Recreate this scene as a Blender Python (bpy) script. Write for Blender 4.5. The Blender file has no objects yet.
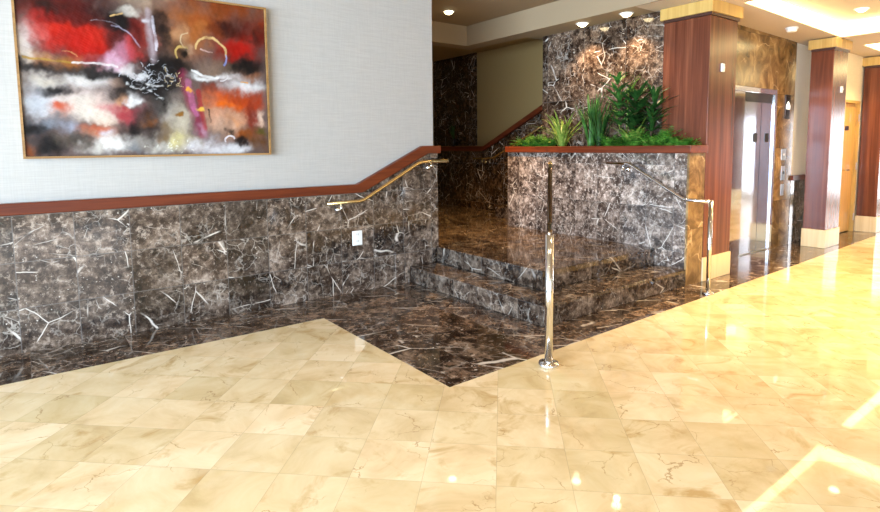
import bpy, bmesh, math, random
import numpy as np
from mathutils import Vector, Matrix

S = bpy.context.scene
COL = S.collection
PI = math.pi
random.seed(7)

# ------------------------------------------------------------------ node helpers
class NT:
    def __init__(self, name):
        self.m = bpy.data.materials.new(name)
        self.m.use_nodes = True
        self.t = self.m.node_tree
        self.t.nodes.clear()
        self.out = self.t.nodes.new('ShaderNodeOutputMaterial')
    def n(self, typ, ins=None, **props):
        nd = self.t.nodes.new('ShaderNode' + typ)
        for k, v in props.items():
            setattr(nd, k, v)
        for k, v in (ins or {}).items():
            if isinstance(v, bpy.types.NodeSocket):
                self.t.links.new(v, nd.inputs[k])
            else:
                nd.inputs[k].default_value = v
        return nd
    def math(self, op, a, b=0.0, c=None):
        d = {0: a, 1: b}
        if c is not None:
            d[2] = c
        return self.n('Math', d, operation=op).outputs[0]
    def vmath(self, op, a, b=(0, 0, 0)):
        return self.n('VectorMath', {0: a, 1: b}, operation=op).outputs[0]
    def mix(self, f, a, b, mode='MIX'):
        nd = self.n('Mix', data_type='RGBA', blend_type=mode)
        for idx, v in ((0, f), (6, a), (7, b)):
            if isinstance(v, bpy.types.NodeSocket):
                self.t.links.new(v, nd.inputs[idx])
            else:
                nd.inputs[idx].default_value = v if idx == 0 else (tuple(v) + (1.0,) if len(v) == 3 else v)
        return nd.outputs[2]
    def ramp(self, f, stops):
        nd = self.n('ValToRGB', {0: f})
        cr = nd.color_ramp
        while len(cr.elements) < len(stops):
            cr.elements.new(0.5)
        for e, (p, c) in zip(cr.elements, stops):
            e.position = p
            e.color = tuple(c) + (1.0,) if len(c) == 3 else c
        return nd.outputs[0]
    def rng(self, v, a, b, c=0.0, d=1.0):
        return self.n('MapRange', {0: v, 1: a, 2: b, 3: c, 4: d}).outputs[0]
    def noise(self, vec, scale, detail=4, rough=.55, dist=0.0):
        return self.n('TexNoise', {'Vector': vec, 'Scale': scale, 'Detail': detail, 'Roughness': rough, 'Distortion': dist})
    def bsdf(self, color, rough=.4, metal=0.0, **kw):
        b = self.n('BsdfPrincipled', {'Roughness': rough, 'Metallic': metal})
        if isinstance(color, bpy.types.NodeSocket):
            self.t.links.new(color, b.inputs['Base Color'])
        else:
            b.inputs['Base Color'].default_value = tuple(color) + (1.0,)
        for k, v in kw.items():
            k = k.replace('_', ' ')
            if isinstance(v, bpy.types.NodeSocket):
                self.t.links.new(v, b.inputs[k])
            else:
                b.inputs[k].default_value = v
        self.t.links.new(b.outputs[0], self.out.inputs[0])
        return b
    def pos(self):
        return self.n('NewGeometry').outputs['Position']

def plain(name, color, rough=.5, metal=0.0, **kw):
    t = NT(name); t.bsdf(color, rough, metal, **kw); return t.m

def tile_nodes(t, P, T, phase, width):
    """per-tile random colour vector, random value and a joint mask"""
    q = t.vmath('ADD', t.vmath('DIVIDE', P, T), phase)
    fl = t.vmath('FLOOR', q)
    wn = t.n('TexWhiteNoise', {'Vector': fl}, noise_dimensions='3D')
    fr = t.vmath('FRACTION', q)
    inv = t.vmath('SUBTRACT', (1, 1, 1), fr)
    e = t.vmath('MULTIPLY', t.vmath('MINIMUM', fr, inv), T)
    sp = t.n('SeparateXYZ', {0: e})
    mn = t.math('MINIMUM', t.math('MINIMUM', sp.outputs[0], sp.outputs[1]), sp.outputs[2])
    joint = t.rng(mn, width * .5, width, 1.0, 0.0)
    return wn.outputs['Color'], wn.outputs['Value'], joint

def marble_dark(name, T, phase=(.5, .5, .5), tint=(1, 1, 1), joint=.0025, rough=.09, veins=1.0, scale=1.0, light=1.0, run=None):
    t = NT(name)
    P = t.pos()
    rc, rv, jm = tile_nodes(t, P, T, phase, joint)
    C = t.vmath('ADD', P, t.vmath('MULTIPLY', rc, (9.0, 9.0, 9.0)))
    k = [tuple(c * tint[i] * light for i, c in enumerate(v)) for v in ((.009, .0055, .004), (.038, .024, .017), (.11, .078, .058), (.32, .255, .205))]
    n1 = t.noise(C, 5.0 * scale, 10, .74, .15).outputs['Fac']
    base = t.ramp(n1, [(.34, k[0]), (.46, k[1]), (.56, k[2]), (.72, k[3])])
    # rounded dark clasts in a paler ground
    wob = t.noise(C, 7 * scale, 4, .6).outputs['Color']
    Cc = t.vmath('ADD', C, t.vmath('MULTIPLY', wob, (.10, .10, .10)))
    cl = t.n('TexVoronoi', {'Vector': Cc, 'Scale': 11 * scale}, feature='F1')
    clm = t.math('MULTIPLY', t.rng(cl.outputs['Distance'], .30, .50, .75, 0), t.rng(t.noise(C, 3.3 * scale, 3).outputs['Fac'], .46, .56, 0, 1))
    base = t.mix(clm, base, k[0])
    n2 = t.noise(C, 24 * scale, 7, .72, .1).outputs['Fac']
    base = t.mix(t.rng(n2, .54, .63, 0, .55), base, k[3])
    base = t.mix(t.rng(n2, .47, .38, 0, .7), base, k[0])
    v = t.math('MULTIPLY_ADD', rv, .85, .58)
    base = t.mix(1.0, base, t.n('CombineColor', {0: v, 1: v, 2: v}).outputs[0], 'MULTIPLY')
    vein = (.66, .60, .54)
    if run is None:
        Q = t.n('VectorRotate', {'Vector': C, 'Axis': rc, 'Angle': t.math('MULTIPLY', rv, 19.0)}, rotation_type='AXIS_ANGLE').outputs[0]
    else:
        Q = t.n('VectorRotate', {'Vector': C, 'Angle': run}, rotation_type='Z_AXIS').outputs[0]
    wq = t.noise(Q, 6 * scale, 3, .5).outputs['Color']
    Q = t.vmath('ADD', Q, t.vmath('MULTIPLY', wq, (.035, .035, .035)))
    Q1 = t.vmath('MULTIPLY', Q, (.9 * scale, 2.7 * scale, 2.7 * scale))
    d1 = t.n('TexVoronoi', {'Vector': Q1, 'Scale': 1.15}, feature='DISTANCE_TO_EDGE').outputs['Distance']
    m1 = t.math('MULTIPLY', t.rng(d1, .0035, .013, .95, 0), t.rng(t.noise(C, 3.6 * scale, 2).outputs['Fac'], .50, .58, 0, 1))
    d1b = t.n('TexVoronoi', {'Vector': t.vmath('ADD', Q1, (3.1, 1.7, 5.3)), 'Scale': 2.7}, feature='DISTANCE_TO_EDGE').outputs['Distance']
    m1b = t.math('MULTIPLY', t.rng(d1b, .003, .014, .6, 0), t.rng(t.noise(C, 4.6 * scale, 2).outputs['Fac'], .54, .62, 0, 1))
    wob2 = t.noise(C, 9 * scale, 5, .65).outputs['Color']
    vd2 = t.n('TexVoronoi', {'Vector': t.vmath('ADD', C, t.vmath('MULTIPLY', wob2, (.12, .12, .12))), 'Scale': 9.0 * scale}, feature='DISTANCE_TO_EDGE').outputs['Distance']
    m2 = t.math('MULTIPLY', t.rng(vd2, .004, .05, .38, 0), t.rng(t.noise(C, 3.7 * scale, 4).outputs['Fac'], .48, .62, 0, 1))
    n4 = t.noise(C, 44 * scale, 3, .5).outputs['Fac']
    m3 = t.math('MULTIPLY', t.rng(n4, .66, .71, 0, .85), t.rng(t.noise(C, 2.8 * scale, 2).outputs['Fac'], .50, .6, 0, 1))
    mm = t.math('MULTIPLY', t.math('MAXIMUM', t.math('MAXIMUM', m1, m1b), t.math('MAXIMUM', m2, m3)), veins)
    base = t.mix(mm, base, vein)
    base = t.mix(t.math('MULTIPLY', jm, .7), base, (.13, .12, .115))
    t.bsdf(base, rough, Specular_IOR_Level=.55)
    return t.m

def marble_gold(name, T, phase=(.5, .5, .5)):
    t = NT(name)
    P = t.pos()
    rc, rv, jm = tile_nodes(t, P, T, phase, .003)
    C = t.vmath('ADD', P, t.vmath('MULTIPLY', rc, (9.0, 9.0, 9.0)))
    n1 = t.noise(C, 3.0, 9, .65, 1.2).outputs['Fac']
    base = t.ramp(n1, [(.32, (.06, .032, .012)), (.48, (.16, .092, .035)), (.60, (.27, .17, .072)), (.74, (.43, .31, .15))])
    v = t.math('MULTIPLY_ADD', rv, .5, .75)
    base = t.mix(1.0, base, t.n('CombineColor', {0: v, 1: v, 2: v}).outputs[0], 'MULTIPLY')
    Cw = t.vmath('ADD', C, t.vmath('MULTIPLY', t.noise(C, 3, 4).outputs['Color'], (.3, .3, .3)))
    vd = t.n('TexVoronoi', {'Vector': Cw, 'Scale': 2.2}, feature='DISTANCE_TO_EDGE').outputs['Distance']
    m1 = t.math('MULTIPLY', t.rng(vd, .003, .02, .7, 0), t.rng(t.noise(C, 2.6, 3).outputs['Fac'], .48, .6, 0, 1))
    base = t.mix(m1, base, (.55, .40, .22))
    base = t.mix(t.math('MULTIPLY', jm, .7), base, (.03, .02, .01))
    t.bsdf(base, .22, Specular_IOR_Level=.45)
    return t.m

def marble_cream(name):
    t = NT(name)
    P = t.pos()
    ang = math.radians(46.9)
    R = t.n('VectorRotate', {'Vector': P, 'Center': (2.048, 1.735, 0), 'Angle': -ang}, rotation_type='Z_AXIS').outputs[0]
    Q = t.vmath('SUBTRACT', R, (2.048, 1.735, 0))
    rc, rv, jm = tile_nodes(t, Q, (.3335, .3335, 1000), (0, 0, .5), .0016)
    C = t.vmath('ADD', P, t.vmath('MULTIPLY', rc, (9.0, 9.0, 9.0)))
    n1 = t.noise(C, 3.2, 6, .6, .6).outputs['Fac']
    base = t.ramp(n1, [(.30, (.59, .44, .245)), (.45, (.70, .55, .335)), (.60, (.77, .635, .42)), (.75, (.81, .70, .50))])
    v = t.math('MULTIPLY_ADD', rv, .20, .88)
    base = t.mix(1.0, base, t.n('CombineColor', {0: v, 1: v, 2: t.math('MULTIPLY_ADD', rv, .30, .80)}).outputs[0], 'MULTIPLY')
    n3 = t.noise(C, 3.0, 5, .6, 1.5).outputs['Fac']
    base = t.mix(t.rng(n3, .57, .72, 0, .75), base, (.46, .29, .10))
    Cw = t.vmath('ADD', C, t.vmath('MULTIPLY', t.noise(C, 5, 5).outputs['Color'], (.25, .25, .25)))
    vd = t.n('TexVoronoi', {'Vector': Cw, 'Scale': 3.4}, feature='DISTANCE_TO_EDGE').outputs['Distance']
    m1 = t.math('MULTIPLY', t.rng(vd, .002, .012, .75, 0), t.rng(t.noise(C, 3.5, 3).outputs['Fac'], .49, .59, 0, 1))
    base = t.mix(m1, base, (.36, .22, .09))
    base = t.mix(t.math('MULTIPLY', jm, .55), base, (.34, .27, .17))
    t.bsdf(base, .035, Specular_IOR_Level=.5)
    return t.m

def wood(name, dark, mid, lite, axis='Z', scale=1.0, rough=.3, coat=.3):
    t = NT(name)
    P = t.pos()
    st = {'Z': (26, 26, .9), 'X': (.9, 26, 26), 'Y': (26, .9, 26)}[axis]
    V = t.vmath('MULTIPLY', P, tuple(s * scale for s in st))
    n1 = t.noise(V, 1.0, 5, .6, .4).outputs['Fac']
    n2 = t.noise(V, 4.5, 2, .5).outputs['Fac']
    f = t.math('ADD', t.math('MULTIPLY', n1, .8), t.math('MULTIPLY', n2, .2))
    c = t.ramp(f, [(.32, dark), (.5, mid), (.68, lite)])
    t.bsdf(c, rough, Coat_Weight=coat, Coat_Roughness=.12, Specular_IOR_Level=.30)
    return t.m

def fabric_wall(name, a, b):
    t = NT(name)
    P = t.pos()
    V = t.vmath('MULTIPLY', P, (6, 6, 160))
    n1 = t.noise(V, 1.0, 3, .6).outputs['Fac']
    V2 = t.vmath('MULTIPLY', P, (160, 160, 6))
    n2 = t.noise(V2, 1.0, 3, .6).outputs['Fac']
    f = t.math('ADD', t.math('MULTIPLY', n1, .6), t.math('MULTIPLY', n2, .4))
    c = t.ramp(f, [(.38, a), (.62, b)])
    bp = t.n('Bump', {'Height': f, 'Strength': .08, 'Distance': .002})
    t.bsdf(c, .75, Normal=bp.outputs[0])
    return t.m

def paint(name, c, rough=.8):
    t = NT(name)
    n1 = t.noise(t.pos(), 60, 3, .6).outputs['Fac']
    col = t.ramp(n1, [(.35, tuple(x * .97 for x in c)), (.65, c)])
    t.bsdf(col, rough)
    return t.m

def emit(name, c, s):
    t = NT(name)
    e = t.n('Emission', {'Color': tuple(c) + (1.0,), 'Strength': s})
    t.t.links.new(e.outputs[0], t.out.inputs[0])
    return t.m

M = {}
M['wain'] = marble_dark('dark marble wainscot', (.375, 1000, .345), (.30, .5, .03), joint=.004, light=1.3, tint=(.95, .96, .98))
M['plantm'] = marble_dark('daylit dark marble planter panels', (1000, .33, .46), (.5, .27, .23), light=2.8, tint=(.88, .95, 1.05), joint=.003)  # same dark marble, with window daylight put into a paler, cooler colour
M['feature'] = marble_dark('dark marble feature wall', (1000, .62, 1.1), (.5, .4, .1), tint=(1.08, 1.0, .92), scale=.9)
M['step'] = marble_dark('dark marble step slabs', (.9, .9, 1000), (.12, .27, .5), light=.85, scale=.85, veins=.5, rough=.06, joint=.002)
M['border'] = marble_dark('dark marble floor border', (.61, .61, 1000), (.1, .3, .5), tint=(1.03, .94, .86), light=1.1, scale=.75, rough=.07, joint=.002, run=math.radians(43))
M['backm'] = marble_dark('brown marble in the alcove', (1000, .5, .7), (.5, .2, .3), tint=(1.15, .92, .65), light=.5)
M['gold'] = marble_gold('golden brown marble', (.55, 1000, .75), (.2, .5, .1))
M['endm'] = marble_gold('warm lit marble end panel', (1000, 1000, .8), (.5, .5, .25))  # end of the dark planter, warm lamp light put into a golden colour
M['cream'] = marble_cream('cream marble floor tiles')
M['mahog'] = wood('mahogany veneer', (.058, .015, .008), (.120, .034, .016), (.195, .064, .030), 'Z', .55, .24, .0)
M['railx'] = wood('mahogany rail along x', (.075, .013, .005), (.12, .023, .007), (.17, .038, .012), 'X', .8, .38, .0)
M['raily'] = wood('mahogany rail along y', (.075, .013, .005), (.12, .023, .007), (.17, .038, .012), 'Y', .8, .38, .0)
M['darkwood'] = plain('dark wood moulding', (.05, .018, .012), .35)
M['maple'] = wood('maple veneer', (.42, .25, .065), (.50, .32, .095), (.57, .38, .13), 'Z', .8, .4, .05)
M['maplebase'] = wood('pale maple base veneer', (.62, .47, .26), (.70, .56, .34), (.76, .63, .41), 'Z', .9, .35, .2)
M['mapledoor'] = wood('maple door veneer', (.50, .27, .07), (.60, .35, .10), (.68, .43, .14), 'Z', .6, .35, .2)
M['wallfab'] = fabric_wall('pale grey wall covering', (.375, .36, .34), (.425, .41, .39))
M['walltan'] = fabric_wall('cream wall covering', (.70, .62, .48), (.76, .68, .54))
M['walltan_lit'] = fabric_wall('brightened cream wall covering', (.84, .77, .64), (.88, .82, .70))  # cream covering brightened to make up for light the column blocks
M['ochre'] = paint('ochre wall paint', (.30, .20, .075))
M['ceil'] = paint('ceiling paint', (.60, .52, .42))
M['ceilup'] = paint('dimmed ceiling paint', (.31, .225, .135))  # ceiling paint darkened and warmed, the dim light put into its colour
M['white'] = plain('white plastic', (.82, .82, .80), .35)
M['slot'] = plain('dark slot', (.05, .05, .05), .5)
M['chrome'] = plain('polished chrome', (.80, .81, .83), .08, 1.0)
M['steel'] = plain('polished stainless steel', (.72, .73, .76), .07, 1.0)
M['door'] = plain('steel with blue grey reflection tint', (.62, .66, .73), .17, 1.0)  # mirror steel roughened and tinted with the grey blue it reflects
M['railsteel'] = plain('steel in dark reflected brown', (.22, .16, .115), .18, 1.0)  # rail steel darkened to carry the reflection of the dark alcove
M['satin'] = plain('satin steel', (.55, .54, .53), .3, 1.0)
M['brass'] = plain('satin brass', (.95, .78, .42), .26, 1.0)
M['bronze'] = plain('dark bronze steel', (.10, .07, .06), .25, 1.0)
M['black'] = plain('black plastic', (.015, .015, .017), .4)
M['dkglass'] = plain('dark header panel', (.03, .035, .045), .15)
M['frame'] = wood('gilded wood picture frame', (.20, .105, .035), (.30, .165, .06), (.38, .22, .09), 'X', .6, .4, .1)
M['soil'] = paint('potting soil', (.05, .035, .025), .95)
M['outside'] = plain('pale paving outside', (.6, .6, .6), .9)
M['pot'] = plain('dark glazed pot', (.02, .018, .016), .3)
M['glow'] = emit('warm lamp lens', (1.0, .80, .46), 20.0)
M['cove'] = emit('warm glowing fascia', (1.0, .76, .36), 9.5)  # cove light on the fascia, emitted by the fascia itself
M['sign'] = emit('lit arrow', (1.0, .93, .8), 2.5)
def leaf_mat(name, a, b, c):
    t = NT(name)
    n1 = t.noise(t.pos(), 14, 3, .6).outputs['Fac']
    col = t.ramp(n1, [(.32, a), (.5, b), (.68, c)])
    t.bsdf(col, .38, Specular_IOR_Level=.4)
    return t.m
M['lf_fern'] = leaf_mat('bright fern green', (.022, .085, .010), (.05, .17, .018), (.12, .29, .04))
M['lf_dark'] = leaf_mat('dark glossy green', (.007, .028, .005), (.014, .055, .010), (.035, .10, .02))
M['lf_mid'] = leaf_mat('mid green', (.015, .06, .010), (.035, .12, .02), (.09, .22, .045))
M['lf_yel'] = leaf_mat('yellow green', (.06, .13, .015), (.15, .24, .035), (.33, .36, .09))
M['stem'] = plain('brown stem', (.09, .06, .03), .7)

# ------------------------------------------------------------------ mesh helpers
def link(name, bm, mat, parent=None, smooth=False, bevel=0.0, angle=35):
    me = bpy.data.meshes.new(name)
    bmesh.ops.recalc_face_normals(bm, faces=bm.faces[:])
    bm.to_mesh(me); bm.free()
    for m in (mat if isinstance(mat, (list, tuple)) else [mat]):
        me.materials.append(m)
    o = bpy.data.objects.new(name, me)
    COL.objects.link(o)
    if parent is not None:
        o.parent = parent
        o.matrix_parent_inverse = Matrix.Identity(4)
        o.location = -Vector(base_of(parent))
    if smooth:
        for p in me.polygons:
            p.use_smooth = True
    if bevel:
        b = o.modifiers.new('bevel', 'BEVEL'); b.width = bevel; b.segments = 3; b.limit_method = 'ANGLE'; b.angle_limit = math.radians(angle)
    return o

def base_of(o):
    v = Vector(o.location)
    while o.parent is not None:
        o = o.parent
        v += Vector(o.location)
    return v

def empty(name, loc, label, cat, group=None):
    o = bpy.data.objects.new(name, None)
    o.empty_display_size = .1
    COL.objects.link(o)
    o.location = loc
    return tag(o, label, cat, group)

def tag(o, label, cat, group=None):
    o['label'] = label; o['category'] = cat
    if group: o['group'] = group
    return o

def struct(o, label=None):
    o['kind'] = 'structure'
    if label: o['label'] = label
    return o

def bx(bm, x0, x1, y0, y1, z0, z1):
    v = [bm.verts.new((x, y, z)) for z in (z0, z1) for y in (y0, y1) for x in (x0, x1)]
    for f in ((0, 2, 3, 1), (4, 5, 7, 6), (0, 1, 5, 4), (2, 6, 7, 3), (0, 4, 6, 2), (1, 3, 7, 5)):
        bm.faces.new([v[i] for i in f])
    return bm

def box(x0, x1, y0, y1, z0, z1):
    return bx(bmesh.new(), x0, x1, y0, y1, z0, z1)

def prism(bm, pts, axis, a, b):
    """extrude a polygon along an axis between a and b"""
    def P(p, h):
        if axis == 'z': return (p[0], p[1], h)
        if axis == 'y': return (p[0], h, p[1])
        return (h, p[0], p[1])
    lo = [bm.verts.new(P(p, a)) for p in pts]
    hi = [bm.verts.new(P(p, b)) for p in pts]
    n = len(pts)
    bm.faces.new(lo[::-1]); bm.faces.new(hi)
    for i in range(n):
        bm.faces.new((lo[i], lo[(i + 1) % n], hi[(i + 1) % n], hi[i]))
    return bm

def round_path(pts, r=.04, n=5):
    pts = [Vector(p) for p in pts]
    out = [pts[0]]
    for i in range(1, len(pts) - 1):
        a, b, c = pts[i - 1], pts[i], pts[i + 1]
        d1 = (a - b); d2 = (c - b)
        rr = min(r, d1.length * .45, d2.length * .45)
        p0 = b + d1.normalized() * rr; p2 = b + d2.normalized() * rr
        for k in range(n + 1):
            s = k / n
            out.append(p0 * (1 - s) ** 2 + b * 2 * s * (1 - s) + p2 * s * s)
    out.append(pts[-1])
    return out

def tube(bm, pts, r, seg=16, cap=True, r_end=None):
    pts = [Vector(p) for p in pts]
    n = len(pts)
    rings = []
    up = None
    for i, p in enumerate(pts):
        d = (pts[min(i + 1, n - 1)] - pts[max(i - 1, 0)]).normalized()
        if up is None:
            up = Vector((0, 0, 1)) if abs(d.z) < .9 else Vector((1, 0, 0))
        s = d.cross(up).normalized(); up = s.cross(d).normalized()
        rr = r if r_end is None else r + (r_end - r) * i / (n - 1)
        rings.append([bm.verts.new(p + rr * (math.cos(2 * PI * k / seg) * s + math.sin(2 * PI * k / seg) * up)) for k in range(seg)])
    for a, b in zip(rings, rings[1:]):
        for k in range(seg):
            bm.faces.new((a[k], a[(k + 1) % seg], b[(k + 1) % seg], b[k]))
    if cap:
        bm.faces.new(rings[0][::-1]); bm.faces.new(rings[-1])
    return bm

def lathe(bm, prof, center, axis=(0, 0, 1), seg=28):
    ax = Vector(axis).normalized()
    u = ax.orthogonal().normalized(); w = ax.cross(u)
    c = Vector(center)
    rings = []
    for r, h in prof:
        if r < 1e-5:
            rings.append([bm.verts.new(c + ax * h)])
        else:
            rings.append([bm.verts.new(c + ax * h + r * (math.cos(2 * PI * k / seg) * u + math.sin(2 * PI * k / seg) * w)) for k in range(seg)])
    for a, b in zip(rings, rings[1:]):
        for k in range(seg):
            k2 = (k + 1) % seg
            if len(a) == 1 and len(b) == 1: continue
            if len(a) == 1: bm.faces.new((a[0], b[k], b[k2]))
            elif len(b) == 1: bm.faces.new((a[k], a[k2], b[0]))
            else: bm.faces.new((a[k], a[k2], b[k2], b[k]))
    return bm

# ------------------------------------------------------------------ the room shell
LAND, ST = .356, .178          # landing and lower step heights
UP, SOF = 3.29, 3.0            # raised ceiling, soffit
def soff(x): return SOF - max(0, x - 6.4) * .022

# cream floor and dark border, cut along their joint
cream = [(-6, -6), (16, -6), (16, 3.02), (8.0, 2.775), (2.03, 2.64), (2.015, 4.43), (-6, 4.44)]
struct(link('floor', prism(bmesh.new(), cream, 'z', -.12, 0), M['cream']), 'polished cream marble floor laid diagonally')
dark = [(-6, 4.44), (2.015, 4.43), (2.03, 2.64), (8.0, 2.775), (16, 3.02), (16, 3.6), (6.5, 3.6), (6.5, 8), (-6, 8)]
struct(link('floor', prism(bmesh.new(), dark, 'z', -.12, 0), M['border']), 'dark brown marble border of the floor')

# left wall, marble cladding and wooden rail
struct(link('wall_left', box(-6, 3.705, 5.09, 5.36, 0, UP), M['wallfab']), 'pale grey fabric covered wall behind the painting')
wpoly = [(-6, .0), (3.70, 0), (3.70, LAND), (3.735, LAND), (3.735, 1.43), (3.59, 1.43), (2.745, 1.035), (-6, 1.035)]
wb = prism(bmesh.new(), wpoly, 'y', 5.05, 5.089)
bx(wb, 3.706, 3.735, 5.0895, 5.36, LAND, 1.43)
struct(link('trim_1', wb, M['wain']), 'dark marble wainscot under the painting')
rpoly = [(-6, 1.03), (2.755, 1.03), (3.595, 1.42), (3.765, 1.42), (3.765, 1.503), (3.52, 1.503), (2.70, 1.117), (-6, 1.117)]
rb = prism(bmesh.new(), rpoly, 'y', 5.02, 5.0895)
bx(rb, 3.706, 3.765, 5.09, 5.38, 1.42, 1.503)
struct(link('trim_2', rb, M['railx'], bevel=.008), 'mahogany chair rail rising with the steps')

# feature wall behind the planter
struct(link('wall_planter', box(5.86, 5.98, 3.585, 5.43, 0, 3.05), M['feature']), 'dark marble wall behind the planter')

# alcove behind: back wall, its ledge rail, stair wall
BX = 6.6
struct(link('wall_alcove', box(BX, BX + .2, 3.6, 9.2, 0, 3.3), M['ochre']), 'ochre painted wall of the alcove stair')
struct(link('wall_alcove', box(BX - .03, BX, 7.70, 9.0, 1.50, 3.2), M['backm']), 'dark marble upper wall of the alcove')
ab = prism(bmesh.new(), [(9.0, LAND), (9.0, 1.40), (7.40, 1.40), (3.62, 3.1), (3.62, LAND)], 'x', BX - .10, BX)
struct(link('trim_3', ab, M['backm']), 'brown marble wainscot in the alcove')
ar = prism(bmesh.new(), [(9.0, 1.405), (7.40, 1.405), (3.62, 3.125), (3.62, 3.22), (7.38, 1.49), (9.0, 1.49)], 'x', BX - .14, BX)
struct(link('trim_4', ar, M['raily']), 'mahogany rail climbing the alcove stair')
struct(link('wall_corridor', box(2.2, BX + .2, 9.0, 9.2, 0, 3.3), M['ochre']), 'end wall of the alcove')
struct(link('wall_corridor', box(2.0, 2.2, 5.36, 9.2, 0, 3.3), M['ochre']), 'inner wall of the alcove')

# elevator wall, back wall, door wall
def face_wall(name, x0, x1, y, yb, z0, z1, hx0=None, hx1=None, hz=None, mat=None):
    b = bmesh.new()
    if hx0 is None:
        bx(b, x0, x1, y, yb, z0, z1)
    else:
        bx(b, x0, hx0, y, yb, z0, z1); bx(b, hx1, x1, y, yb, z0, z1); bx(b, hx0, hx1, y, yb, hz, z1)
    return link(name, b, mat)
EY = 3.44
struct(face_wall('wall_elevator', 6.0, 9.03, EY, 3.7, 0, 3.02, 7.17, 8.42, 2.23, M['gold']), 'golden brown marble wall around the elevator')
struct(link('wall_elevator', box(9.03, 9.6, EY + .02, 3.7, 0, 3.02), M['walltan_lit']), 'cream wall strip beside the elevator')
struct(link('trim_5', box(9.031, 9.55, EY - .005, EY + .019, 0, .94), M['wain']), 'dark marble wainscot beside the elevator')
struct(link('trim_6', box(9.031, 9.55, EY - .03, EY + .019, .941, 1.015), M['railx']), 'mahogany rail beside the elevator')
struct(face_wall('wall_door', 9.6, 16, 3.26, 3.7, 0, 3.02, 10.43, 11.13, 2.17, M['walltan']), 'cream wall with the maple door')

# far end wall with a tall window, side wall, window wall
b = bmesh.new()
bx(b, 16, 16.2, 1.9, 3.7, 0, 3.3); bx(b, 16, 16.2, -6, -.35, 0, 3.3); bx(b, 16, 16.2, .08, .55, 0, 3.3)
for (a0, a1) in ((-.35, .08), (.55, 1.9)):
    bx(b, 16, 16.2, a0, a1, 2.25, 3.3); bx(b, 16, 16.2, a0, a1, 0, .12)
struct(link('wall_end', b, M['walltan']), 'cream end wall of the lobby')
def window(name, axis, plane, a0, a1, z0, z1, na, nz=1):
    b = bmesh.new(); w = .05
    def seg(u0, u1, h0, h1):
        if axis == 'x': bx(b, plane - .04, plane + .04, u0, u1, h0, h1)
        else: bx(b, u0, u1, plane - .04, plane + .04, h0, h1)
    for k in range(na + 1):
        c = a0 + (a1 - a0) * k / na
        c = min(max(c, a0 + w / 2), a1 - w / 2)
        seg(c - w / 2, c + w / 2, z0, z1)
    for k in range(nz + 1):
        c = z0 + (z1 - z0) * k / nz
        c = min(max(c, z0 + w / 2), z1 - w / 2)
        for j in range(na):
            ua = a0 + (a1 - a0) * j / na + w / 2 + (w / 2 if j == 0 else 0); ub = a0 + (a1 - a0) * (j + 1) / na - w / 2 - (w / 2 if j == na - 1 else 0)
            seg(ua, ub, c - w / 2, c + w / 2)
    return struct(link(name, b, M['bronze']), None)
window('window_1', 'x', 16.1, .55, 1.9, .12, 2.25, 2, 1)
window('window_4', 'x', 16.1, -.35, .08, .12, 2.25, 1, 1)
b = bmesh.new()
WZ0, WZ1 = .25, 2.95
bx(b, -6.2, -6, -6, -5.2, 0, 3.3); bx(b, -6.2, -6, 4.2, 8, 0, 3.3); bx(b, -6.2, -6, -5.2, 4.2, WZ1, 3.3); bx(b, -6.2, -6, -5.2, 4.2, 0, WZ0)
struct(link('wall_window', b, M['walltan']), 'window wall behind the camera')
window('window_2', 'x', -6.1, -5.2, 4.2, WZ0, WZ1, 6, 2)
b = bmesh.new()
bx(b, -6, -5.0, -6.2, -6, 0, 3.3); bx(b, 2.0, 16, -6.2, -6, 0, 3.3); bx(b, -5, 2, -6.2, -6, WZ1, 3.3); bx(b, -5, 2, -6.2, -6, 0, WZ0)
struct(link('wall_south', b, M['walltan']), 'lobby wall opposite the painting')
window('window_3', 'y', -6.1, -5.0, 2.0, WZ0, WZ1, 5, 2)
struct(link('trim_7', box(15.96, 15.999, -6, -.36, 0, .94), M['wain']), 'dark marble wainscot on the end wall')
struct(link('trim_8', box(15.93, 15.999, -6, -.36, .941, 1.015), M['raily']), 'mahogany rail on the end wall')

# ceilings: raised part over the steps and lobby, soffit over planter and elevators with two recesses
b = bmesh.new()
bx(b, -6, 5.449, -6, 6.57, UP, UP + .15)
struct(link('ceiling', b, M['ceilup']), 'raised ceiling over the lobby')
def slab(b, x0, x1, y0, y1, th=.35):
    pts = [(x0, soff(x0)), (x1, soff(x1)), (x1, SOF + th), (x0, SOF + th)]
    if x0 < 6.4 < x1:
        pts.insert(1, (6.4, SOF))
    prism(b, pts, 'y', y0, y1)
R1 = (6.28, 9.12, .6, 2.93); R2 = (10.0, 13.4, .6, 3.0)
b = bmesh.new()
slab(b, 5.45, 16, R1[3], 3.7)
slab(b, 5.45, 16, -6, R1[2])
slab(b, 5.45, R1[0], R1[2], R1[3]); slab(b, R1[1], R2[0], R1[2], R1[3]); slab(b, R2[1], 16, R1[2], R1[3])
struct(link('ceiling', b, M['ceil']), 'lower ceiling over the elevator lobby')
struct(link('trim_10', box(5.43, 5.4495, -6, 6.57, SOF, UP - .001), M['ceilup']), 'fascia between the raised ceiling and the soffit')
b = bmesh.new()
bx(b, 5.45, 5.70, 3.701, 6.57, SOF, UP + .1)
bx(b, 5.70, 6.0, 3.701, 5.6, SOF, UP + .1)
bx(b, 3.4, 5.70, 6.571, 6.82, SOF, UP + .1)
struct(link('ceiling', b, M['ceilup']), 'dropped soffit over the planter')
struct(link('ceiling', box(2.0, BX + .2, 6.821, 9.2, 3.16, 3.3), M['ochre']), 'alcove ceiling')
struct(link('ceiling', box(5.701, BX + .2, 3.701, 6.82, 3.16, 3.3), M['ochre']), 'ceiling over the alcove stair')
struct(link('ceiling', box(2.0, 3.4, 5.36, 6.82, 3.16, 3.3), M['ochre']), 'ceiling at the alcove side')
b = bmesh.new()
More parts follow.
